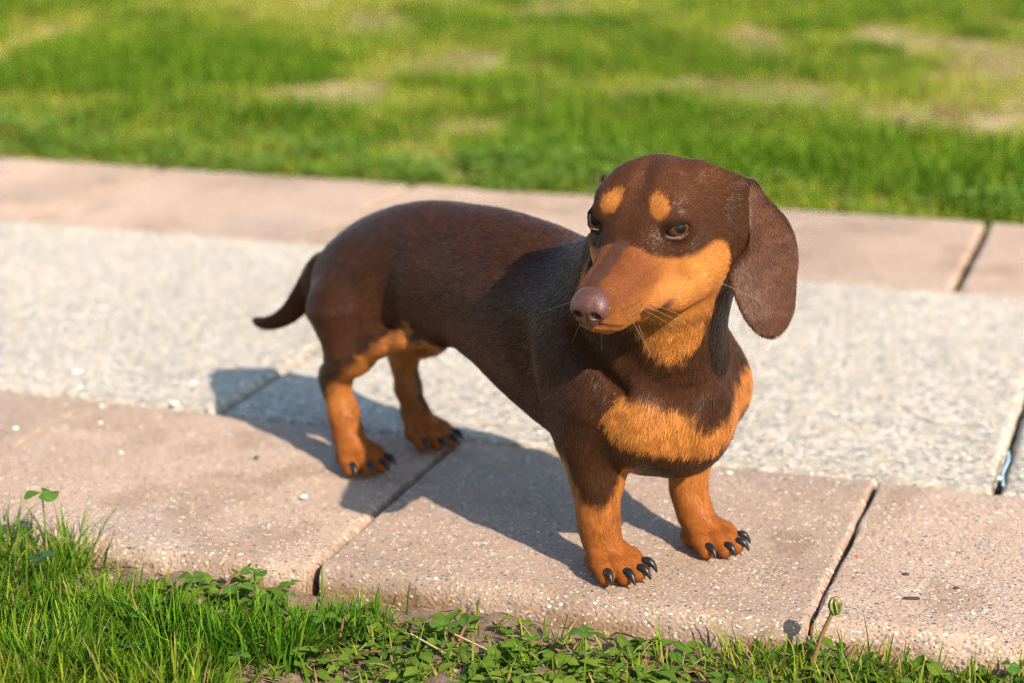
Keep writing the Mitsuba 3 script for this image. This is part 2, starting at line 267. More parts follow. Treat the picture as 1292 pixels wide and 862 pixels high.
# soil clods
ico = trimesh.creation.icosphere(1); iv, jf = np.array(ico.vertices), np.array(ico.faces); V, F, C = [], [], []
for k in range(1050):
    a, b = (r.uniform(-.70, -.54), r.uniform(1.0, 1.15)) if k < 420 else (r.uniform(-.95, .2), r.uniform(.9, 1.16))
    p = soil_at(a, b); s = r.uniform(.0012, .0062) * (1 if k < 600 else .7)
    q = iv * s * r.uniform(.6, 1.2, 3); q = q * (1 + .5 * (meshkit.noise(q * (1.4 / s), k % 50)[:, None] - .5))
    V.append(q + p + [0, 0, s * .25]); F.append(jf + k * len(iv)); C.append(np.tile(np.array([.21, .155, .115]) * r.uniform(.55, 1.35), (len(iv), 1)))
put('soil_clods', (np.vstack(V), np.vstack(F)), 'dry_material', 40, color=None)if False else put('soil_clods', (np.vstack(V), np.vstack(F)), 'dry_material', True, color=np.vstack(C))
tag('soil_clods', 'crumbly clods of brown soil at the foot of the paving', 'soil clods', kind='stuff')

# ------------------------------------------------------------------ clover, weeds, a dandelion
def sheet(outline_w, L, fold, droop, cup=0, n=7, vein=(1.25, 1.15, 1.2), base=(.08, .19, .03)):
    """a leaf along +x: outline_w(t) its half width, folded along the midrib and drooping to the tip"""
    t = np.linspace(0, 1, n); s = np.array([-1, -.55, 0, .55, 1.0])
    w = outline_w(t)[:, None] * s[None]
    x = L * t[:, None] + 0 * w; z = fold * np.abs(w) - droop * L * t[:, None]**2 + cup * w**2
    v = np.stack([x, w, z], -1).reshape(-1, 3); i = np.arange((n - 1) * 5).reshape(n - 1, 5)[:, :4]
    f = np.stack([i, i + 5, i + 6, i + 1], -1).reshape(-1, 4)
    c = np.array(base) * np.where(np.abs(s) < .1, 1, 0)[None, :, None] * (np.array(vein)) + np.array(base) * np.where(np.abs(s) < .1, 0, 1)[None, :, None] * np.ones((n, 1, 1))
    return v, f, np.broadcast_to(c, (n, 5, 3)).reshape(-1, 3)
def lance(t): return .24 * np.sin(np.pi * np.clip(t, 0, 1)**.8)**.9 * .011
def oval(t): return .0043 * np.sin(np.pi * np.clip(t * .97 + .02, 0, 1)**.75)**.8
def heart(t): return .0062 * np.minimum(1.35 * t**.8, np.sqrt(np.clip(1.02 - ((t - .62) / .42)**2, .05, 1)))
def toothed(t): return .010 * np.sin(np.pi * np.clip(t * .96 + .03, 0, 1)**.9)**.8 * (.72 + .28 * np.cos(t * 22))
LEAVES = {}
for i in range(3):
    k = (1, 1.15, .82)[i]
    LEAVES['weed', i] = sheet(lambda t: oval(t) * (1, .85, 1.1)[i], .0125, .35, .25, base=np.array([(.115, .20, .028), (.085, .18, .030), (.15, .235, .035)][i]))
    LEAVES['clover', i] = sheet(heart, .0095, .25, .18, base=np.array([(.075, .19, .035), (.10, .22, .035), (.055, .135, .055)][i]), vein=(1.35, 1.2, 1.4))
    LEAVES['dandelion', i] = sheet(toothed, .040, .3, .35, n=15, base=np.array([(.075, .175, .03), (.095, .20, .03), (.06, .15, .028)][i]), vein=(1.8, 1.4, 2))
LEAF = {k: mikit.ply(v[:2], 'leaf_material', True, color=v[2]) for k, v in LEAVES.items()}
def tube_mesh(pts, radii, sides=6):
    import scipy.interpolate as si
    p = np.asarray(pts, float); t = np.gradient(p, axis=0); t /= np.linalg.norm(t, axis=1, keepdims=True)
    up = np.cross(t, [.31, .2, .93]); up /= np.linalg.norm(up, axis=1, keepdims=True); o = np.cross(t, up)
    an = np.arange(sides) * 2 * np.pi / sides
    v = p[:, None] + np.broadcast_to(radii, len(p))[:, None, None] * (np.cos(an)[None, :, None] * up[:, None] + np.sin(an)[None, :, None] * o[:, None])
    i, j = np.meshgrid(np.arange(len(p) - 1), np.arange(sides), indexing='ij')
    f = np.stack([i * sides + j, i * sides + (j + 1) % sides, (i + 1) * sides + (j + 1) % sides, (i + 1) * sides + j], -1).reshape(-1, 4)
    v, k = v.reshape(-1, 3), len(p) * sides
    caps = [(0, (q + 1) % sides, q) for q in range(1, sides - 1)] + [(k - sides, k - sides + q, k - sides + (q + 1) % sides) for q in range(1, sides - 1)]
    return np.vstack([v]), np.vstack([f[:, [0, 1, 2]], f[:, [0, 2, 3]], caps])
def put_tube(key, pts, radii, colour, bsdf='dry_material', sides=6):
    v, f = tube_mesh(pts, radii, sides); return put(key, (v, f), bsdf, True, color=np.tile(colour, (len(v), 1)))
def leaf_at(parent, kind, p, head, tilt, s, name='leaf', roll=0):
    key = numbered(f'{parent}__{name}')
    scene[key] = {**LEAF[kind, int(r.integers(0, 3)) if not isinstance(kind, tuple) else 0], 'to_world': T().translate([float(x) for x in p]).rotate([0, 0, 1], float(np.degrees(head))).rotate([0, 1, 0], float(-np.degrees(tilt))).rotate([1, 0, 0], float(roll)).scale(float(s))}
    return key
def clover(x, y, h, s, label, group=None, lean=(0, 0), v=None):
    k = numbered('clover_plant'); tag(k, label, 'clover', group)
    z0 = float(soil_z(x, y)); top = np.array([x + lean[0], y + lean[1], z0 + h])
    put_tube(f'{k}__stem', [(x, y, z0 - .003), ((x + top[0]) / 2 + .001, (y + top[1]) / 2, z0 + h * .55), top], [.0007, .0006, .0005], (.12, .19, .05))
    a0 = r.uniform(0, 6.3)
    for i in range(3):
        key = numbered(f'{k}__leaflet'); vi = int(r.integers(0, 2)) if v is None else v
        scene[key] = {**LEAF['clover', vi], 'to_world': T().translate([float(q) for q in top]).rotate([0, 0, 1], float(np.degrees(a0) + 120 * i + r.normal(0, 9))).rotate([0, 1, 0], float(r.uniform(-18, 16))).scale(float(s))}
for x, y, h, s, lab, v in ((-.313, 1.294, .063, 1.25, 'tall clover with three leaflets rising above the left grass clump against the slab', 1), (-.205, 1.232, .026, 1.15, 'bright green clover against the slab edge, right of the thick left grass clump', 1), (-.176, 1.226, .024, 1.2, 'bright green clover against the slab edge, left of the low leafy weeds', 1),
                           (-.285, 1.165, .020, 1.25, 'dark bluish green clover growing from bare soil among the left grass', 2), (-.228, 1.145, .020, 1.1, 'dark bluish clover beside the bare soil, next to a darker grass tuft', 2), (-.302, 1.23, .040, 1.1, 'bluish clover half buried in the thick left grass clump', 2), (-.118, 1.19, .020, .9, 'small clover at the foot of the slab just left of the open joint', 1)):
    clover(x, y, h, s, lab, v=v)
for _ in range(26):
    a, b = (r.uniform(-.22, .06), r.uniform(1.06, 1.155)) if r.random() < .7 else (r.uniform(-.62, -.24), r.uniform(1.0, 1.15))
    x, y = ab(a, 0) + ab(0, b); clover(float(x), float(y), r.uniform(.012, .03), r.uniform(.6, 1.05), 'small clover plant growing among the low weeds and grass by the paving', 'small clovers in the verge')
def weed(a, b, n, s, red=False):
    k = numbered('weed_plant')
    if a < -.53: tag(k, 'low leafy weed at the foot of the left pink slab, left of the open joint', 'weed', 'low weeds along the left slab')
    elif red: tag(k, 'low weed with reddish stems creeping at the foot of the middle slab', 'weed', 'red stemmed weeds along the middle slab')
    elif a < -.2: tag(k, 'low green stemmed weed with small pointed leaves at the foot of the middle slab', 'weed', 'green stemmed weeds along the middle slab')
    else: tag(k, 'low leafy weed mixed with grass at the foot of the right pink slab', 'weed', 'low weeds along the right slab')
    p = soil_at(a, b); col = (.22, .085, .075) if red else (.15, .18, .05)
    for q in range(3):
        h = r.uniform(0, 6.3) if q else r.uniform(-2, -1); d = np.array([math.cos(h), math.sin(h), 0]); L = r.uniform(.016, .034) * s; up = r.uniform(.15, .62)
        pts = [p + d * L * t + np.array([0, 0, L * up * (1 - (1 - t)**2)]) for t in np.linspace(0, 1, 6)]
        pts = [x if (x[:2] @ PB) < 1.155 else x - np.append(PB * ((x[:2] @ PB) - 1.155), 0) for x in pts]
        put_tube(f'{k}__stem', pts, np.linspace(.0009, .0005, 6) * (1.5 if red else 1), col, sides=5)
        for i in range(n):
            t = (i + 1) / n; x = pts[min(5, int(t * 5))] * (1 - (t * 5) % 1) + pts[min(5, int(t * 5) + 1)] * ((t * 5) % 1)
            leaf_at(k, 'weed', x, h + (1 if i % 2 else -1) * r.uniform(.4, 1.4), r.uniform(-.2, .6), r.uniform(.55, 1.1) * s, roll=r.normal(0, 20))
for _ in range(70):
    a = r.uniform(-.61, -.17); weed(a, r.uniform(1.05, 1.120) if a > -.5 else r.uniform(1.085, 1.135), int(r.integers(4, 7)), r.uniform(.75, 1.1), r.random() < .25)
for _ in range(34): a = r.uniform(-.47, -.2); weed(a, r.uniform(1.085, 1.128), 4, r.uniform(.55, .8), r.random() < .2)
for _ in range(50): weed(r.uniform(-.2, .08), r.uniform(1.07, 1.158), int(r.integers(4, 6)), r.uniform(.7, 1.0))
for _ in range(16): weed(r.uniform(-.5, -.2), r.uniform(.98, 1.07), 5, r.uniform(.8, 1.1))
k = numbered('dandelion'); tag(k, 'dandelion with a wilted flower head on a bent brown stalk below the right joint', 'dandelion')
b0 = soil_at(-.190, 1.138)
put_tube(f'{k}__stalk', [b0, b0 + [.002, .001, .014], b0 + [.006, .002, .028], b0 + [.0125, .003, .044]], [.0016, .0016, .0014, .0012], (.20, .125, .045), sides=8)
tip = b0 + [.0135, .003, .0460]
bud = trimesh.creation.icosphere(3); bv = np.array(bud.vertices); bv = bv * [.0034, .0034, .0052] * (1 + .32 * np.sin(np.arctan2(bv[:, 1], bv[:, 0]) * 7 + bv[:, 2] * 3) * (.4 + .6 * (bv[:, 2] > -.2)))[:, None]
cc = np.where((bv[:, 2] > .0035)[:, None], (.42, .36, .20), (.16, .22, .05)) * (1 - .5 * (np.sin(np.arctan2(bv[:, 1], bv[:, 0]) * 7 + 2) > .4))[:, None]
put(f'{k}__flower_head', (bv + tip, bud.faces), 'dry_material', True, color=cc)
for h, tl, s in ((.3, .55, .55), (1.0, .8, .5), (-.4, .35, .7), (2.6, .6, .55), (3.5, .3, .6), (-1.2, .5, .5), (.0, .2, .75)): leaf_at(k, 'dandelion', b0 + [0, 0, .004], h, tl, s, roll=r.normal(0, 15))
b1 = soil_at(-.165, 1.146); k = numbered('broad_leaf_weed'); tag(k, 'broad leaved weed with toothed dark leaves right of the dandelion stalk', 'weed')
for h, tl, s in ((.1, .45, .6), (.8, .6, .55), (-.5, .3, .65), (3.0, .4, .5), (-1.6, .35, .6)): leaf_at(k, 'dandelion', b1 + [0, 0, .006], h, tl, s, roll=r.normal(0, 12))

# ------------------------------------------------------------------ small things lying about
def pebble(x, y, s, col, label, group=None, name='pebble', cat='pebble', z=0.0):
    m = trimesh.creation.icosphere(2); v = np.array(m.vertices); q = v * (1 + .35 * (meshkit.noise(v * 1.7 + x * 37, 3)[:, None] - .5)) * np.asarray(s)
    k = put(name, (q + [x, y, z + np.asarray(s)[2] * .55], m.faces), 'stone_material', True, color=np.tile(col, (len(q), 1))); tag(k, label, cat, group)
W = (.80, .79, .76)
pebble(-.3785, 1.72, (.0055, .003, .0015), W, 'flat white chip on the grey slab at the far left, largest of the white chips')
for x, y, s in ((-.3668, 1.672, .0026), (-.2725, 1.684, .003), (-.279, 1.625, .0035), (-.24, 1.63, .002), (-.338, 1.62, .002), (-.33, 1.575, .0018), (-.395, 1.56, .0025), (-.30, 1.50, .0018), (.1621, 1.452, .0024), (.022, 1.55, .002), (.36, 1.44, .0022), (-.23, 1.68, .0022), (-.15, 1.40, .0025)):
    pebble(x, y, (s, s * .8, s * .55), W, 'tiny white chip of stone lying on the paving', 'tiny white chips on the paving')
pebble(.2301, 1.2838, (.0014, .0012, .001), (.60, .10, .03), 'tiny orange red speck on the pink slab right of the open joint', name='red_speck', cat='speck')
pebble(.2523, 1.2104, (.0055, .0018, .0013), (.05, .035, .03), 'dark curled wood chip on the right pink slab near the verge', name='wood_chip', cat='wood chip')
for x, y in ((.2565, 1.252), (.3605, 1.235), (.2845, 1.228), (-.195, 1.489)): pebble(x, y, (.0022, .0016, .0010), (.05, .04, .03), 'small dark crumb of soil on the pink paving', 'dark crumbs on the pink paving', 'soil_crumb', 'crumb')
x0, y0, x1, y1 = .382, 1.505, .3595, 1.427
k = put_tube('plastic_strip', [np.array([x0 + (x1 - x0) * t + .0012 * math.sin(t * 7), y0 + (y1 - y0) * t, -.0005]) for t in np.linspace(0, 1, 12)], .0013, (.30, .46, .55), 'stone_material')
tag(k, 'pale blue strip of plastic stuck in the joint at the right edge', 'plastic strip')
for (x, y), (u, v), lab in (((-.062, 1.168), (-.030, 1.150), 'dry straw leaning on the front face of the middle slab'), ((-.035, 1.165), (.002, 1.148), 'short dry straw at the foot of the middle slab')):
    z = float(soil_z(u, v)); tag(put_tube('straw', [(x, y, z + .014), ((x + u) / 2, (y + v) / 2 - .001, z + .009), (u, v, z + .002)], [.0008, .0007, .0006], (.36, .28, .16)), lab, 'straw')
# ------------------------------------------------------------------ the dachshund: an implicit surface, meshed as one continuous body
HEAD_AZ, HEAD_PITCH, HEAD_S = -117.8, 17, .95
HEAD_C = EYE + (np.array([.0785, 1.257, .235]) - EYE) * HEAD_S
def unit(a):
    a = np.asarray(a, float); return a / np.linalg.norm(a)
FRONT, REAR = np.array([.096, 1.280]), np.array([-.0925, 1.4945])        # ground points between the paws, world
DOG_O = np.append((FRONT + REAR) / 2, 0); DOG_F = np.append(unit(FRONT - REAR), 0); DOG_L = np.array([-DOG_F[1], DOG_F[0], 0])
DOG = np.array([DOG_F, DOG_L, [0, 0, 1.0]])                              # rows: forward, left, up
def dog_to_world(p): return DOG_O + np.asarray(p, float) @ DOG
def dir_to_dog(d): return DOG @ np.asarray(d, float)
az, pt = math.radians(HEAD_AZ), math.radians(HEAD_PITCH)
hwd = np.array([math.cos(az) * math.cos(pt), math.sin(az) * math.cos(pt), -math.sin(pt)])
hsd = unit(np.cross([0, 0, 1], hwd)); htd = np.cross(hwd, hsd)
HEAD = np.array([dir_to_dog(hwd), dir_to_dog(hsd), dir_to_dog(htd)])     # rows: muzzle, dog's left, up; in the dog's frame
HEAD_O = DOG @ (np.array(HEAD_C) - DOG_O)
def head_to_dog(p): return HEAD_O + HEAD_S * np.asarray(p, float) @ HEAD

def smin(a, b, k):
    h = np.clip(.5 + .5 * (b - a) / k, 0, 1)
    return b + (a - b) * h - k * h * (1 - h)

PRIMS = []        # (lo, hi, function, k, subtract, flow direction)
def prim(fn, lo, hi, k, flow, sub=False):
    PRIMS.append((np.asarray(lo) - k - .012, np.asarray(hi) + k + .012, fn, k, sub, np.asarray(flow, float)))
def cone(a, b, ra, rb, k=.012, flow=None, sub=False):
    a, b = np.asarray(a, float), np.asarray(b, float); ab = b - a; L2 = ab @ ab
    def fn(p):
        h = np.clip((p - a) @ ab / L2, 0, 1)
        return np.linalg.norm(p - a - h[:, None] * ab, axis=1) - (ra + (rb - ra) * h)
    r = max(ra, rb)
    prim(fn, np.minimum(a, b) - r, np.maximum(a, b) + r, k, ab if flow is None else flow, sub)
def chain(pts, k=.012):
    for (a, ra), (b, rb) in zip(pts[:-1], pts[1:]): cone(a, b, ra, rb, k)
def ball(c, r, k=.012, flow=(-1, 0, -.3), axes=None, sub=False):
    c, r = np.asarray(c, float), np.asarray(r, float); A = np.eye(3) if axes is None else np.array([unit(x) for x in axes])
    def fn(p):
        q = (p - c) @ A.T; k0 = np.linalg.norm(q / r, axis=1); k1 = np.linalg.norm(q / r**2, axis=1)
        return np.where(k0 < 1e-6, -r.min(), k0 * (k0 - 1) / np.maximum(k1, 1e-9))
    m = np.abs(A.T * r).sum(1)
    prim(fn, c - m, c + m, k, flow, sub)
def loft(rows, k, flow, frame=None, origin=None, power=2.0, sub=False):
    """a tube along x of the frame; rows: (x, top, bottom, half width, side shift)"""
    from scipy.interpolate import PchipInterpolator
    rows = np.array(rows, float); x = rows[:, 0]; P = [PchipInterpolator(x, rows[:, i]) for i in (1, 2, 3, 4)]
    A = np.eye(3) if frame is None else frame; o = np.zeros(3) if origin is None else origin
    x0, x1 = x[0], x[-1]
    def fn(p):
        q = (p - o) @ A.T; u = np.clip(q[:, 0], x0, x1)
        top, bot, w, sh = (f(u) for f in P)
        h = np.maximum((top - bot) / 2, 1e-4); c = (top + bot) / 2; w = np.maximum(w, 1e-4)
        a, b = np.abs(q[:, 1] - sh), np.abs(q[:, 2] - c)
        k0 = ((a / w)**power + (b / h)**power)**(1 / power); k1 = np.sqrt((a / w**2)**2 + (b / h**2)**2)
        d = np.where(k0 < 1e-3, -np.minimum(w, h), k0 * (k0 - 1) / np.maximum(k1, 1e-9))
        out = np.abs(q[:, 0] - u)
        return np.where(out > 0, np.hypot(np.maximum(d, 0), out) + np.minimum(d, 0) * 0, d)
    c = np.array([[X, sh + s * w, z] for X, t, b, w, sh in rows for s in (-1, 1) for z in (t, b)]) @ A / (A[0] @ A[0]) + o
    prim(fn, c.min(0), c.max(0), k, flow, sub)

# torso: (along, top, bottom, half width, side)
loft([(-.219, .135, .127, .004, 0), (-.214, .1445, .117, .015, 0), (-.203, .157, .110, .025, 0), (-.185, .1715, .104, .030, 0), (-.16, .1855, .102, .035, 0), (-.125, .1985, .103, .039, 0), (-.09, .2065, .104, .040, 0), (-.05, .210, .1045, .040, 0), (-.02, .2115, .0975, .043, 0), (.02, .2095, .081, .048, 0), (.06, .204, .068, .0515, 0), (.10, .1975, .0595, .0545, 0), (.135, .186, .059, .050, 0), (.16, .168, .064, .042, 0), (.178, .145, .074, .030, 0), (.189, .122, .088, .014, 0)], .01, (-1, 0, -.35))
# neck and throat
nk = head_to_dog((-.042, .005, -.022))
cone((.095, 0, .150), nk, .050, .035, .022, (-.4, 0, -1))
cone((.118, .016, .150), head_to_dog((-.050, .017, -.030)), .040, .034, .02, (-.4, 0, -1))
cone((.145, .004, .118), head_to_dog((-.028, .004, -.042)), .041, .027, .02, (-.2, 0, -1))
ball((.168, 0, .102), (.022, .034, .032), .014, (-.3, 0, -1))                      # breastbone
for s in (1, -1):
    ball((.118, .040 * s, .125), (.046, .022, .058), .014, (-.5, 0, -1), ((1, 0, .3), (0, 1, 0), (-.3, 0, 1)))        # shoulder
    ball((.150, (.042 if s > 0 else .036) * s, (.117 if s > 0 else .109)), (.030, .020, .030), .012, (-.3, 0, -1))                                            # point of shoulder
    ball((-.150, .028 * s, .124), (.043, .020, .047), .016, (-.5, 0, -1), ((1, 0, -.25), (0, 1, 0), (.25, 0, 1)))     # thigh
FR = [((.127, -.041, .112), .024), ((.124, -.0425, .087), .0185), ((.1290, -.0425, .060), .0143), ((.1315, -.0430, .036), .0112), ((.135, -.0425, .020), .0118)]
FL = [((.132, .043, .112), .022), ((.129, .0455, .087), .0185), ((.1305, .0415, .060), .0135), ((.134, .0385, .038), .0100), ((.1405, .0385, .021), .0110)]
RR = [((-.150, -.034, .118), .030), ((-.1435, -.0375, .090), .0165), ((-.1595, -.0385, .066), .0098), ((-.1515, -.0378, .040), .0098), ((-.1435, -.0375, .016), .0100)]
RL = [((-.155, .034, .118), .030), ((-.147, .0385, .092), .0185), ((-.174, .0385, .067), .0098), ((-.169, .038, .042), .0085), ((-.158, .0375, .016), .0098)]
for c, k in ((FR, .012), (FL, .012), (RR, .010), (RL, .010)): chain(c, k)
cone((-.167, -.0385, .070), (-.162, -.0385, .056), .0062, .0078, .006); cone((-.1815, .0385, .071), (-.176, .0385, .057), .0062, .0078, .006)    # hocks
ball((.112, -.0435, .094), (.010, .009, .013), .012, (0, 0, -1)); ball((.116, .0475, .094), (.010, .009, .013), .012, (0, 0, -1))           # elbows
cone((.1225, -.0435, .027), (.122, -.043, .024), .0052, .005, .004); cone((.130, .041, .028), (.129, .0405, .025), .0052, .005, .004)           # carpal pads
CLAWS = []
def paw(c, ang, s, big):
    c = np.asarray(c, float); f = np.array([math.cos(ang), math.sin(ang), 0]); l = np.array([-f[1], f[0], 0]); z = np.array([0, 0, 1.0])
    P = lambda x, y, h: c + (x * f + y * l + h * z) * s
    cone(P(-.009, 0, .026), P(.005, 0, .0125), .0108 * s, .0112 * s, .007, f)
    ball(P(-.004, 0, .0075), (.013 * s, .014 * s, .0078 * s), .005, f)
    for i, (y, x, sp) in enumerate(((-.0145, .011, -.30), (-.0052, .0185, -.10), (.0052, .0185, .10), (.0145, .011, .30))):
        d = np.array([math.cos(sp), math.sin(sp)])
        a, b = P(-.004, y * .58, .0190), P(x - .002, y, .0122)
        t = P(x + .0075 * d[0], y + .0075 * d[1], .0066)
        cone(a, b, .0056 * s, .0064 * s, .0016, f); cone(b, t, .0064 * s, .0060 * s, .0016, f)
        q = (f * d[0] + l * d[1])
        CLAWS.append((t + (q * .0035 + z * .002) * s, q, s * big))
PAWS = [((.139, -.042, 0), -.06, .92, 1.1), ((.148, .0385, 0), .05, .92, 1.0), ((-.139, -.0375, 0), -.02, .92, 1.0), ((-.150, .0375, 0), .04, .92, 1.0)]
for a in PAWS: paw(*a)
for v in (-1, 1):                                                                                   # hollows before the thigh, behind the shoulder and above it
    cone((-.092, .0475 * v, .172), (-.103, .0455 * v, .122), .0045, .0020, .022, (0, 0, 0), sub=True)
    cone((.066, .0590 * v, .150), (.080, .0570 * v, .096), .0026, .0020, .022, (0, 0, 0), sub=True)
    cone((.122, .0545 * v, .160), (.158, .0490 * v, .130), .0018, .0014, .016, (0, 0, 0), sub=True)
# tail
from scipy.interpolate import CubicSpline
tl = np.array([(-.222, 0, .132, .0135), (-.240, 0, .1165, .0110), (-.258, 0, .0985, .0090), (-.276, 0, .0845, .0072), (-.294, 0, .0755, .0055), (-.309, 0, .0715, .0042), (-.321, 0, .0710, .0026)])
tl = CubicSpline(np.arange(7), tl)(np.linspace(0, 6, 25)); chain([(q[:3], q[3]) for q in tl], .003)
for v, g in ((-1, 1), (1, .75)): chain([((-.134, .0385 * v, .088), .0105 * g), ((-.112, .035 * v, .1015), .0080 * g), ((-.088, .029 * v, .1085), .0060 * g), ((-.062, .021 * v, .1115), .0045 * g)], .010)   # flank folds
ball((-.042, -.012, .0985), (.003, .003, .0035), .002)                                                       # teat

# head
def hb(c, r, k=.006, flow=(-1, 0, -.1), sub=False, axes=None):
    A = HEAD if axes is None else np.array([unit(x) for x in axes]) @ HEAD
    ball(head_to_dog(c), np.asarray(r) * HEAD_S, k, np.asarray(flow) @ HEAD, A, sub)
def hc(a, b, ra, rb, k=.005, flow=(-1, 0, -.1), sub=False):
    cone(head_to_dog(a), head_to_dog(b), ra * HEAD_S, rb * HEAD_S, k, np.asarray(flow) @ HEAD, sub)
loft([(-.071, .000, -.014, .012, 0), (-.066, .003, -.026, .018, .002), (-.055, .0165, -.040, .0265, .002), (-.040, .0255, -.050, .0345, .002), (-.026, .0280, -.053, .0385, .001), (-.012, .0235, -.053, .0375, 0), (.000, .0140, -.052, .0320, 0), (.012, .0035, -.050, .0250, 0), (.025, -.0030, -.0475, .0204, 0), (.040, -.0055, -.0455, .0180, 0), (.055, -.0065, -.0430, .0168, 0), (.066, -.0080, -.0400, .0158, 0), (.0715, -.0105, -.0365, .0128, 0), (.0755, -.015, -.033, .0075, 0)],
     .006, np.array((-1, 0, -.1)) @ HEAD, HEAD / HEAD_S, HEAD_O, 2.35)
hc((-.020, 0, -.050), (.020, 0, -.0475), .017, .0135, .006); hc((.020, 0, -.0475), (.0590, 0, -.0385), .0130, .0085, .0022)      # lower jaw
hc((.066, 0, -.020), (.0675, 0, -.030), .0105, .0105, .004)
for s in (1, -1):
    if s < 0: s = -.84
    hb((-.016, .032 * s, -.026), (.024, .0105, .017), .010)                                      # cheekbone
    hb((-.024, .030 * s, -.040), (.022, .012, .017), .010)
    hb((-.004, .0225 * s, -.0475), (.024, .0125, .0125), .010)                                    # jaw
    s = 1 if s > 0 else -1
    if s > 0: hc((-.040, .027 * s, .013), (-.054, .046 * s, .002), .0095, .0060, .010, (-.3, s, -.5))        # root of the ear
    hb((-.050, .038 * s, -.020), (.013, .013, .020), .012)
    hb((-.009, .0200 * s, .0090), (.0120, .0100, .0064), .009)                                     # brow
    hb((.050, .0100 * s, -.033), (.022, .0080, .0105), .005)                                      # upper lip
    hb((.024, .0165 * s, -.040), (.012, .0075, .0075), .005)
    eye = (-.0015, .0250 * s, -.0025)
    hb(eye, (.0106, .0106, .0096), .004)                                                         # lids
    ax = unit((.86, .50 * s, .16)); ho = unit(np.cross((0, -.15 * s, 1), ax)); ve = np.cross(ax, ho)
    hb(np.array(eye) + ax * .0095 - ve * .0004, (.0085, .0082, .0034), .0010, sub=True, axes=(ax, ho, ve))     # the opening between them
    mouth = [(.0785, .0, -.0290), (.0760, .0080 * s, -.0325), (.0722, .0134 * s, -.0350), (.0655, .0172 * s, -.0380), (.0530, .0186 * s, -.0420), (.040, .0196 * s, -.0452), (.030, .0208 * s, -.0466), (.0255, .0220 * s, -.0470)]
    for a, b in zip(mouth[:-1], mouth[1:]): hc(a, b, .0014, .0014, .0014, sub=True)
hc((.079, 0, -.024), (.078, 0, -.0315), .0008, .0008, .001, sub=True)
hc((.020, 0, .0045), (-.006, 0, .0235), .0016, .0020, .010, sub=True); hc((-.006, 0, .0235), (-.034, 0, .0305), .0020, .0006, .009, sub=True)   # furrow of the forehead

def field(p):
    out = np.full(len(p), .05)
    for lo, hi, fn, k, sub, _ in PRIMS:
        i = np.nonzero(((p > lo) & (p < hi)).all(1))[0]
        if len(i):
            d = fn(p[i]); out[i] = -smin(-out[i], d, k) if sub else smin(out[i], d, k)
    return out
def field_grid(lo, hi, h):
    ax = [np.arange(a, b, h) for a, b in zip(lo, hi)]
    g = np.full([len(a) for a in ax], .05)
    for l, u, fn, k, sub, _ in PRIMS:
        s = tuple(slice(*np.searchsorted(a, (x, y))) for a, x, y in zip(ax, l, u))
        b = g[s]
        if not b.size: continue
        q = np.stack(np.meshgrid(*[a[t] for a, t in zip(ax, s)], indexing='ij'), -1).reshape(-1, 3)
        near = b.ravel(); d = fn(q)
        g[s] = (-smin(-near, d, k) if sub else smin(near, d, k)).reshape(b.shape)
    return g
def surface_nets(g, lo, h):
    n = np.array(g.shape); inside = g < 0
    acc = np.zeros([*(n - 1), 3]); cnt = np.zeros(n - 1)
    full = [slice(0, -1)] * 3
    for ax in range(3):
        b, c = [x for x in range(3) if x != ax]
        for ob in (0, 1):
            for oc in (0, 1):
                s0, s1 = [None] * 3, [None] * 3
                for d, o in ((b, ob), (c, oc)): s0[d] = s1[d] = slice(o, n[d] - 1 + o)
                s0[ax], s1[ax] = slice(0, n[ax] - 1), slice(1, n[ax])
                f0, f1 = g[tuple(s0)], g[tuple(s1)]; m = (f0 < 0) != (f1 < 0)
                t = np.where(m, f0 / np.where(m, f0 - f1, 1), 0)
                cnt += m; acc[..., ax] += np.where(m, t, 0); acc[..., b] += m * ob; acc[..., c] += m * oc
    act = cnt > 0; idx = np.full(n - 1, -1); idx[act] = np.arange(act.sum())
    v = (np.argwhere(act) + acc[act] / cnt[act][:, None]) * h + lo
    F = []
    for ax in range(3):
        b, c = (ax + 1) % 3, (ax + 2) % 3
        s0, s1 = [slice(1, -1)] * 3, [slice(1, -1)] * 3
        s0[ax], s1[ax] = slice(0, n[ax] - 1), slice(1, n[ax])
        a0, a1 = inside[tuple(s0)], inside[tuple(s1)]
        e = np.argwhere(a0 != a1); up = a0[tuple(e.T)]
        e[:, b] += 1; e[:, c] += 1
        def at(db, dc):
            q = e.copy(); q[:, b] -= db; q[:, c] -= dc; return idx[tuple(q.T)]
        q = np.stack([at(1, 1), at(0, 1), at(0, 0), at(1, 0)], 1)
        q[~up] = q[~up][:, ::-1]; F += [q[:, [0, 1, 2]], q[:, [0, 2, 3]]]
    return v, np.vstack(F)
def gradient(p, e=4e-4):
    return np.stack([field(p + np.eye(3)[i] * e) - field(p - np.eye(3)[i] * e) for i in range(3)], 1) / (2 * e)
def settle(v, n=2):
    for _ in range(n):
        g = gradient(v); d = field(v)
        v = v - np.clip(d / np.maximum((g * g).sum(1), .15), -.002, .002)[:, None] * g
    return v
def mesh_field(lo, hi, h, sub=1):
    v, f = surface_nets(field_grid(lo, hi, h), np.asarray(lo), h)
    v = settle(v, 2)
    for _ in range(sub):
        v, f = trimesh.remesh.subdivide(v, f); v = settle(v, 1)
    m = trimesh.Trimesh(v, f, process=False)
    parts = m.split(only_watertight=False)
    return max(parts, key=lambda x: len(x.faces)) if len(parts) > 1 else m

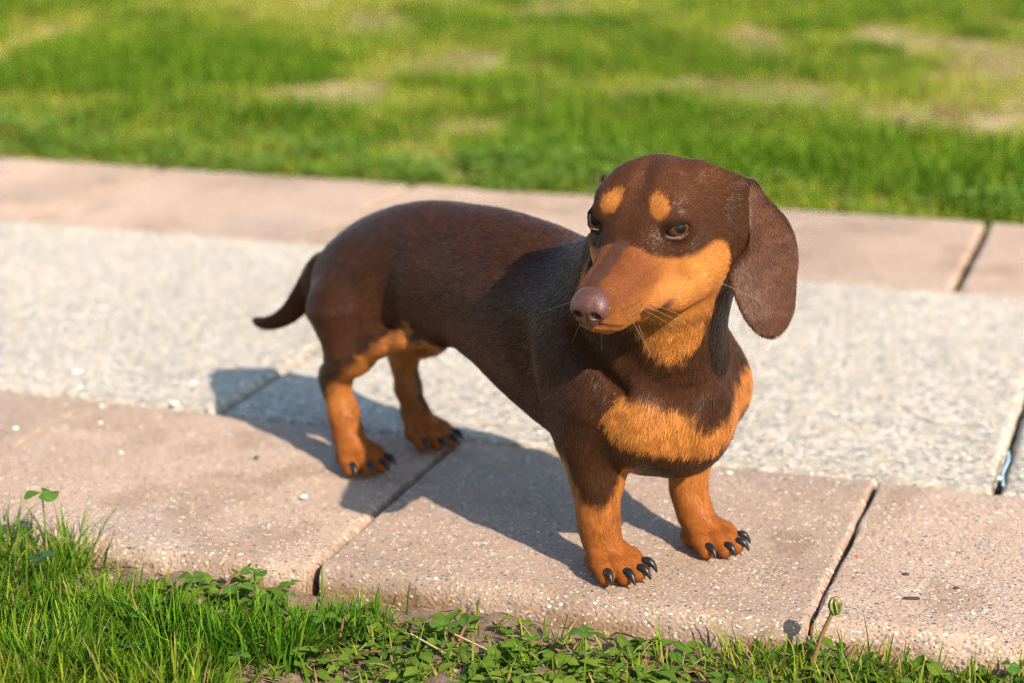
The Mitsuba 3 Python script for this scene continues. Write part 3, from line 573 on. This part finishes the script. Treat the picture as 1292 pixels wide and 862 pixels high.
EAR = np.array([(-1.1, 7.1), (5.5, 4.9), (12, 2.4), (17.2, 2.7), (24.2, -5.9), (33.6, -15.8), (43, -24.9), (49.6, -35.5), (52.3, -47.5), (48.1, -60.5), (43.8, -76.9), (35.8, -89.5), (27.8, -95.7), (20.1, -96.7), (10.6, -91.7), (3.2, -80.9), (-.6, -67.2), (-.8, -52.3), (8, -42.4), (11.3, -32), (9.5, -21.9), (6, -11), (.6, -1.5)]) * .001
def ear_mesh(anchor, normal, bend, h=.0008):
    """anchor and normal in the world; a leaf of skin 3 mm thick, bend(x, y) its bulge along the normal"""
    import shapely
    from scipy.interpolate import splprep, splev
    tck, _ = splprep(np.vstack([EAR, EAR[:1]]).T, s=2e-6, per=True)
    ring = np.array(splev(np.linspace(0, 1, 160), tck)).T
    poly = shapely.Polygon(ring)
    n = unit(normal); x = unit(np.cross([0, 0, 1], n)); y = np.cross(n, x)
    gx, gy = np.arange(-.006, .058, h), np.arange(-.102, .014, h)
    X, Y = np.meshgrid(gx, gy, indexing='ij')
    P = shapely.points(X.ravel(), Y.ravel())
    d = shapely.distance(P, poly.exterior); d = np.where(shapely.contains(poly, P), -d, d).reshape(X.shape)
    gn = np.arange(-.020, .022, h); r = .0012
    f = np.hypot(np.maximum(d + r, 0)[..., None], gn[None, None, :] - bend(X, Y)[..., None]) - r
    v, t = surface_nets(f, np.array([gx[0], gy[0], gn[0]]), h)
    m = trimesh.Trimesh(v, t, process=False); trimesh.smoothing.filter_taubin(m, iterations=6)
    q = np.asarray(m.vertices)
    w = np.asarray(anchor) + HEAD_S * (q[:, :1] * x + q[:, 1:2] * y + q[:, 2:] * n)
    return trimesh.Trimesh(w, m.faces, process=False), q
def head_point(p): return dog_to_world(head_to_dog(p))
def left_bend(x, y): return .0045 - ((x - .020) / .030)**2 * .0075 + .004 * np.exp(-((x - .012) / .006)**2 - ((y + .028) / .018)**2) - .003 * np.clip((y + .05) / .05, -1, 1) + .006 * np.clip((-y - .035) / .05, 0, 1)
def right_bend(x, y): return .002 + .005 * np.clip((x - .012) / .03, -1, 1) - .013 * np.clip(-(y + .012) / .055, 0, 1)
# ------------------------------------------------------------------ colours and coat
FLAT = lambda x: np.asarray(x, float) * .001
def seg_dist(p, pts):
    d = np.full(len(p), 9.0); pts = FLAT(pts)
    for a, b in zip(pts[:-1], pts[1:]):
        q = b - a; t = np.clip((p - a) @ q / (q @ q), 0, 1); d = np.minimum(d, np.linalg.norm(p - a - t[:, None] * q, axis=1))
    return d
def to_head(p): return (p - HEAD_O) @ HEAD.T / HEAD_S
def step(e0, e1, x): t = np.clip((x - e0) / (e1 - e0), 0, 1); return t * t * (3 - 2 * t)
BROWN, TAN, RED, DARK = np.array([.050, .0195, .0092]), np.array([.40, .150, .034]), np.array([.135, .040, .018]), np.array([.022, .011, .009])
def coat_colour(p):
    """the dachshund's markings at points in its own frame"""
    h = to_head(p); w, s, t = h.T; hd = step(-.058, -.040, w) * step(-.085, -.070, t) * (np.abs(s) < .06)
    jit = (meshkit.fbm(p * 260, 2, 3) - .5) * .006
    # muzzle and cheeks
    line = np.interp(w, FLAT([-26, -20, -12, -4, 8, 17, 24, 28]), FLAT([-24, -20, -18.0, -18.6, -19.2, -15, -9.5, 2])) + .25 * jit * 4
    cheek = step(.0026, -.0026, t - line + jit * .6) * step(-.0275, -.0235, w + jit + .10 * np.clip(-.045 - t, 0, 1))
    bridge = step(.0062, .0030, np.abs(s + .0012) + jit) * step(-.012, -.008, t) * step(.078, .066, w) * step(.018, .026, w)
    jaw = step(-.030, -.022, w) * step(-.044, -.048, t)
    face = np.maximum(cheek * (1 - bridge), jaw) * hd
    red = np.clip(step(.004, .034, w) * (.30 + .70 * step(-.038, -.016, t)), 0, 1)
    tan = face.copy()
    for sg in (1, -1):
        q = (h - FLAT((1.5, 16.4 * sg, 12))) @ np.array([(.45, .25 * sg, -.85), (.55, -.75 * sg, .1), (0, 0, 0)]).T
        d = np.hypot(q[:, 0] / .0082, q[:, 1] / .0054); tan = np.maximum(tan, step(1.15, .70, d + jit * 70) * hd * (np.abs(s - .0164 * sg) < .012))
    x, y, z = p.T
    body = np.zeros(len(p))
    rag = jit * 1.6 + (meshkit.noise(p * [300, 300, 120], 17) - .5) * .006
    def stroke(pts, r, soft=.004): np.maximum(body, step(r + soft * .5, r - soft * .5, seg_dist(p, pts) + rag), out=body)
    def blobs(pts, n=7):
        pts = np.array(pts, float)
        for a, b in zip(pts[:-1], pts[1:]):
            for t in np.linspace(0, 1, n): q = a + (b - a) * t; stroke([q[:3], q[:3] + .1], q[3] * .001, .005)
    stroke([(186, -38, 198), (192, -42, 184), (196, -44, 172)], .0220, .005)                                # throat
    blobs([(166, -53, 113, 14), (174, -45, 110, 16), (183, -34, 106, 15), (189, -22, 100, 11.5), (192, -8, 95, 8.5)])    # breast, right
    blobs([(176, 56, 128, 9), (181, 44, 121, 12), (186, 28, 111, 12), (190, 12, 101, 10.5), (192, -4, 95, 8.5)])                          # breast, left
    blobs([(-137, -47, 72, 6.5), (-128, -45, 82, 6), (-111, -41, 93.5, 5), (-88, -33, 101.5, 5), (-64, -25, 106, 5)])
    fr = step(.30, -.05, np.hypot(x - .135, y + .046) - .05)                                                   # fore legs
    front = (x > .06)
    edge = np.clip(np.abs((x - .135) * .66 + (y + .050) * .75) / .014, 0, 1.4)
    tl = step(.0045, -.0045, z - (.048 + .017 * edge**2) + jit * 2)
    legs = [step(.034, .024, seg_dist(p, [1000 * np.array(c) for c, _ in L])) for L in (FR, FL)]
    body = np.maximum(body, tl * front * (y < 0) * legs[0])
    body = np.maximum(body, step(.006, -.006, z - (.078 + .35 * np.clip(x - .125, -.02, .03)) + jit * 2) * front * (y > 0) * legs[1])
    hind = ~front & (x < -.08)
    rr = step(.006, -.006, z - (.056 + .9 * (x + .158)) + jit * 2) * step(-.185, -.165, x - .6 * (z - .066)) 
    body = np.maximum(body, rr * hind * (y < 0))
    body = np.maximum(body, .78 * step(.008, -.008, z - .098 - .3 * (x + .15) + jit) * step(.044, .036, y - .12 * (z - .06)) * hind * (y > .008))
    body = np.maximum(body, step(.032, .022, z) * (front | (x < -.08)))
    tan = np.maximum(tan, body * (1 - hd))
    shade = (.84 + .32 * meshkit.fbm(p * [55, 90, 90], 3, 8))[:, None]
    tc = TAN * (1 - red[:, None] * hd[:, None] * .85) + RED * red[:, None] * hd[:, None] * .85
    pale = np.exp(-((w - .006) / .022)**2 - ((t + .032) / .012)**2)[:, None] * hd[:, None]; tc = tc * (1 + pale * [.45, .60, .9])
    paws = step(.075, .020, z)[:, None]; tc = tc * (1 - .85 * paws) + np.array([.25, .072, .015]) * .85 * paws
    tc = tc * (.80 + .40 * meshkit.fbm(p * [120, 120, 60], 3, 14))[:, None]
    c = BROWN * (1 - tan[:, None]) + tc * tan[:, None]
    br = bridge * hd; c = c * (1 - .7 * br[:, None]) + np.array([.100, .048, .034]) * .7 * br[:, None]
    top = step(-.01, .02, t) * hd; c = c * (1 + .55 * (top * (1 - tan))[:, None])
    # dark rims of eyes and lips
    for sg in (1, -1):
        e = FLAT((6.0, 29.0 * sg, -.8)); d = np.linalg.norm((h - e) / [1, 1, .62], axis=1)
        rim = step(.0128, .0082, d)[:, None]; c = c * (1 - rim * .88) + DARK * rim * .88
        low = (step(.0099, .0084, d) * step(.0, -.0015, t + .0034))[:, None]; c = c * (1 - .55 * low) + np.array([.34, .21, .19]) * .55 * low
        lip = FLAT([(78.5, 0, -29), (76, 8 * sg, -32.5), (72.2, 13.4 * sg, -35), (65.5, 17.2 * sg, -38), (53, 18.6 * sg, -42), (40, 19.6 * sg, -45.2), (30, 20.8 * sg, -46.6), (22, 23.2 * sg, -47.2), (17, 24.2 * sg, -46.2)])
        d = seg_dist(h, lip * 1000); m = step(.0026, .0010, d)[:, None]; c = c * (1 - .85 * m) + np.array([.055, .030, .026]) * .85 * m
        k = step(.0030, .0018, seg_dist(h, [(29, 21 * sg, -46.5), (23, 23.5 * sg, -46), (18, 25 * sg, -45)]))[:, None]; c = c * (1 - k * .8) + np.array([.17, .072, .062]) * .8 * k
        for i in range(14):
            q = FLAT((66 - 4.6 * (i % 5) - 1.5 * (i // 5), (15.5 + .9 * (i % 5)) * sg, -25.5 - 4 * (i // 5) - .9 * (i % 5))); k = step(.0017, .0007, np.hypot(h[:, 0] - q[0], h[:, 2] - q[2]))[:, None] * (h[:, 1:2] * sg > .004); c = c * (1 - .45 * k)
    return c * shade
FLOW_TAIL = [((-.222, 0, .132), (-.5, 0, -1))]
def coat_flow(p):
    acc, tot = np.zeros_like(p), np.full(len(p), 1e-9)
    for lo, hi, fn, k, sub, fl in PRIMS:
        if sub or not np.abs(fl).sum(): continue
        i = np.nonzero(((p > lo) & (p < hi)).all(1))[0]
        if not len(i): continue
        wt = np.exp(-np.maximum(fn(p[i]) + .006, 0) / .004); acc[i] += wt[:, None] * unit(fl); tot[i] += wt
    return acc / tot[:, None]
def coat_length(p):
    h = to_head(p); w, s, t = h.T; hd = (step(-.075, -.045, w) * step(-.085, -.065, t) * (np.abs(s) < .06))
    L = .0062 - .0026 * hd - .0011 * step(.0, .06, w) * hd; L = np.where(p[:, 0] < -.235, .0014, L)
    L = np.where(p[:, 2] < .03, np.minimum(L, .0022 + .08 * p[:, 2]), L)
    for sg in (1, -1):
        d = np.linalg.norm((h - FLAT((6, 29 * sg, -.8))) / [1, 1, .6], axis=1); L = L * step(.0088, .0135, d)
    for sg in (1, -1):
        lip = [(78.5, 0, -29), (76, 8 * sg, -32.5), (72.2, 13.4 * sg, -35), (65.5, 17.2 * sg, -38), (53, 18.6 * sg, -42), (40, 19.6 * sg, -45.2), (30, 20.8 * sg, -46.6), (22, 23.2 * sg, -47.2)]
        L = L * step(.0012, .0030, seg_dist(h, lip))
    return L * step(.0120, .0150, np.linalg.norm((h - FLAT((76, 0, -19))) / [1, 1.05, .85], axis=1))
def grow(key, mesh, n, flow, length, colour, seed, tilt=.15, width=(.00018, .00034), to=None):
    """short flat hairs rooted on the mesh, combed along flow; shaded with the skin's normal, a little ruffled"""
    q = np.random.default_rng(seed); v, f = np.asarray(mesh.vertices), np.asarray(mesh.faces)
    area = np.linalg.norm(np.cross(v[f[:, 1]] - v[f[:, 0]], v[f[:, 2]] - v[f[:, 0]]), axis=1); cum = np.cumsum(area)
    ti = np.searchsorted(cum, q.random(n) * cum[-1]); a, b = q.random(n), q.random(n); flip = a + b > 1; a[flip], b[flip] = 1 - a[flip], 1 - b[flip]
    vn = np.asarray(mesh.vertex_normals); W = np.stack([1 - a - b, a, b], 1)[..., None]
    p, nn = (v[f[ti]] * W).sum(1), (vn[f[ti]] * W).sum(1); nn /= np.linalg.norm(nn, axis=1, keepdims=True)
    L = length(p); keep = L > .0006; p, nn, L = p[keep], nn[keep], L[keep]; n = len(p)
    fl = flow(p); fl = fl - (fl * nn).sum(1, keepdims=True) * nn; fl /= np.maximum(np.linalg.norm(fl, axis=1, keepdims=True), 1e-6)
    side = np.cross(nn, fl)
    sway = .22 * (meshkit.fbm(p * 130, 2, seed) - .5) * 2 + q.normal(0, .12, n)
    d = fl + side * sway[:, None]; d /= np.linalg.norm(d, axis=1, keepdims=True); side = np.cross(nn, d)
    L = L * q.uniform(.7, 1.2, n); wd = q.uniform(*width, n)
    lift = tilt * q.uniform(.5, 1.5, n) * (1 + .9 * (meshkit.fbm(p * 170, 2, seed + 3) - .5))
    root = p - nn * .0002
    mid = root + d * (L * .5)[:, None] + nn * (L * .5 * lift)[:, None]; tip = root + d * L[:, None] + nn * (L * (lift * .75))[:, None]
    hw = side * wd[:, None] * .5
    V = np.stack([root - hw, root + hw, mid - hw * .8, mid + hw * .8, tip], 1).reshape(-1, 3)
    k = np.arange(n)[:, None] * 5; F = np.concatenate([k + [0, 1, 3], k + [0, 3, 2], k + [2, 3, 4]], 1).reshape(-1, 3)
    N = nn + side * q.normal(0, .12, (n, 1)) + d * q.normal(-.02, .08, (n, 1)); N /= np.linalg.norm(N, axis=1, keepdims=True)
    c = colour(p) * np.exp(q.normal(0, .24, n) + .75 * (meshkit.fbm(p * [150, 210, 210], 2, seed + 6) - .5))[:, None]
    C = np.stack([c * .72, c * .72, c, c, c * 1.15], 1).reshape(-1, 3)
    N = np.repeat(N, 5, 0)
    if to is not None: V, N = to(V), N @ DOG
    key = numbered(key); path = meshkit.write_ply((V, F), True, None, np.clip(C, 0, 1), normals=N)
    scene[key] = {'type': 'ply', 'filename': path, 'face_normals': False, 'bsdf': {'type': 'ref', 'id': 'coat_material'}}

body = mesh_field((-.335, -.155, -.004), (.27, .10, .30), .0025, 1)
bp = np.asarray(body.vertices)
tag('dachshund', 'chocolate and tan smooth dachshund standing on the paving with its head turned to the side', 'dog')
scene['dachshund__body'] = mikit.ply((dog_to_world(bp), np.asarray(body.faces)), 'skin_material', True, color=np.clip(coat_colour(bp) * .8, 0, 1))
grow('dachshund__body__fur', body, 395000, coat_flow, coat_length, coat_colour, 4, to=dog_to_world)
labels['dachshund__body__fur'] = {'kind': 'stuff', 'label': 'short glossy coat of brown and tan hair'}
# ears
EAR_BROWN = np.array([.074, .030, .016])
def ear(anchor, normal, bend, seed, n):
    m, q = ear_mesh(anchor, normal, bend)
    col = EAR_BROWN * (.85 + .3 * meshkit.fbm(np.asarray(m.vertices) * 60, 3, seed))[:, None]
    k = numbered('dachshund__ear'); scene[k] = mikit.ply((np.asarray(m.vertices), np.asarray(m.faces)), 'skin_material', True, color=col * .8)
    nx = unit(np.cross([0, 0, 1], unit(normal)))
    grow(k + '__fur', m, n, lambda p: np.tile([0, 0, -1.0], (len(p), 1)) + nx * (.35 * (meshkit.noise(p * 40, 3)[:, None] - .4)), lambda p: np.full(len(p), .0048), lambda p: EAR_BROWN * (.85 + .3 * meshkit.fbm(p * 60, 3, seed))[:, None], seed + 1, .17, (.0002, .00036))
    labels[k + '__fur'] = {'kind': 'stuff'}
    return k
labels[ear(head_point((-.050, .0405, .004)), (.42, -.90, .10), left_bend, 31, 90000)] = {'label': 'long hanging brown ear in full sun'}
ear(head_point((-.037, -.0400, .002)), (1, -.02, .02), right_bend, 41, 25000)
# nose leather
PRIMS_BODY, PRIMS = PRIMS, []
hb((.0760, 0, -.0188), (.0080, .0108, .0084), .004); hb((.072, 0, -.0138), (.0076, .0100, .0054), .004); hc((.0765, 0, -.027), (.0745, 0, -.0315), .0055, .0035, .005)
for s in (1, -1):
    hb((.0763, .0074 * s, -.0195), (.0068, .0050, .0066), .003)
    hc((.0850, .0050 * s, -.0218), (.0785, .0072 * s, -.0208), .0030, .0026, .0012, sub=True); hc((.0800, .0070 * s, -.0212), (.0745, .0128 * s, -.0180), .0021, .0010, .0012, sub=True)
hc((.0850, 0, -.0185), (.0810, 0, -.031), .0007, .0008, .0012, sub=True)
nc = head_to_dog((.074, 0, -.02)); nm = mesh_field(nc - .024, nc + .024, .0007, 0); nv = np.asarray(nm.vertices); PRIMS = PRIMS_BODY
def leather(p, n, uv):
    d, e, q = voronoi(p.x * 900 + p.z * 500, p.y * 500 + p.z * 900)
    return mix((.075, .030, .025), (.112, .047, .040), smoothstep(.0, .4, e - d)) * (.8 + .4 * noise(p.x * 300, p.y * 300, p.z * 300))
def leather_bump(p, n, uv):
    d, e, q = voronoi(p.x * 900 + p.z * 500, p.y * 500 + p.z * 900); return smoothstep(.0, .3, e - d)
scene['nose_leather'] = {'type': 'twosided', 'bsdf': {'type': 'bumpmap', 'tex': proc(leather_bump, 2e-4), 'scale': .00010, 'bsdf': {'type': 'principled', 'base_color': proc(leather), 'roughness': .36, 'specular': .5, 'clearcoat': .3, 'clearcoat_gloss': .8}}}
scene['dachshund__nose'] = mikit.ply((dog_to_world(nv), np.asarray(nm.faces)), 'nose_leather', True)
# eyes
scene['eye_material'] = {'type': 'principled', 'base_color': VC, 'roughness': .09, 'specular': .22, 'clearcoat': .3, 'clearcoat_gloss': .95}
for s in (1, -1):
    m = trimesh.creation.icosphere(5); v = np.array(m.vertices); g = unit((.68, .68 * s, .34) if s > 0 else (.95, -.20, .34))
    a = np.degrees(np.arccos(np.clip(v @ g, -1, 1))); b = v - np.outer(v @ g, g)
    iris = np.array([.085, .037, .010]) * (.75 + .5 * meshkit.noise(v * 14, 2))[:, None] * (1.25 - .5 * step(24, 42, a))[:, None]
    k = step(19, 33, a)[:, None]; c = .004 * (1 - k) + iris * k; k = step(41, 46, a)[:, None]; c = c * (1 - k) + np.array([.030, .018, .014]) * k
    ce = np.array((-.0015, .0250 * s, -.0025))
    scene[numbered('dachshund__eye')] = mikit.ply((head_point(ce + v * .0093), m.faces), 'eye_material', True, color=c)
# claws
scene['claw_horn'] = {'type': 'principled', 'base_color': rgb(.014, .013, .014), 'roughness': .34, 'specular': .45}
cr = np.random.default_rng(2)
for t, d, s in CLAWS:
    u = np.linspace(0, 1, 9); L = .0100 * s * cr.uniform(.82, 1.12); d = unit(d + cr.normal(0, .09, 3) * [1, 1, 0])
    pts = t[None] + d[None] * (L * (u - .15))[:, None] + np.array([0, 0, 1.0]) * (.0022 + .0022 * np.sin(u * 2.2) - .0072 * u**2)[:, None] * s
    pts[:, 2] = np.maximum(pts[:, 2], .0010)
    rr = .0030 * s * (1 - .80 * u**2.4)
    v, f = tube_mesh(pts, rr, 10); scene[numbered('dachshund__claw')] = mikit.ply((dog_to_world(v), f), 'claw_horn', True)
# whiskers
wr = np.random.default_rng(9)
for s in (1, -1):
    for a, d, L in (((.052, .0185 * s, -.030), (.15, .9 * s, -.25), .030), ((.044, .0195 * s, -.034), (-.1, .9 * s, -.35), .034), ((.036, .0205 * s, -.037), (-.3, .85 * s, -.45), .030), ((.055, .0165 * s, -.040), (.2, .5 * s, -.8), .020), ((.040, .012 * s, -.051), (.0, .25 * s, -1), .022), ((-.012, .040 * s, -.044), (-.35, .8 * s, -.5), .040)):
        d = unit(d); u = np.linspace(0, 1, 7)[:, None]; p = np.array(a) + d * L * u + np.array([-.10, 0, -.16]) * L * u**2
        v, f = tube_mesh(head_point(p), np.linspace(.00012, .00004, 7), 4); scene[numbered('dachshund__whisker')] = mikit.ply((v, f), 'dry_material', True, color=np.tile((.30, .22, .15), (len(v), 1)))
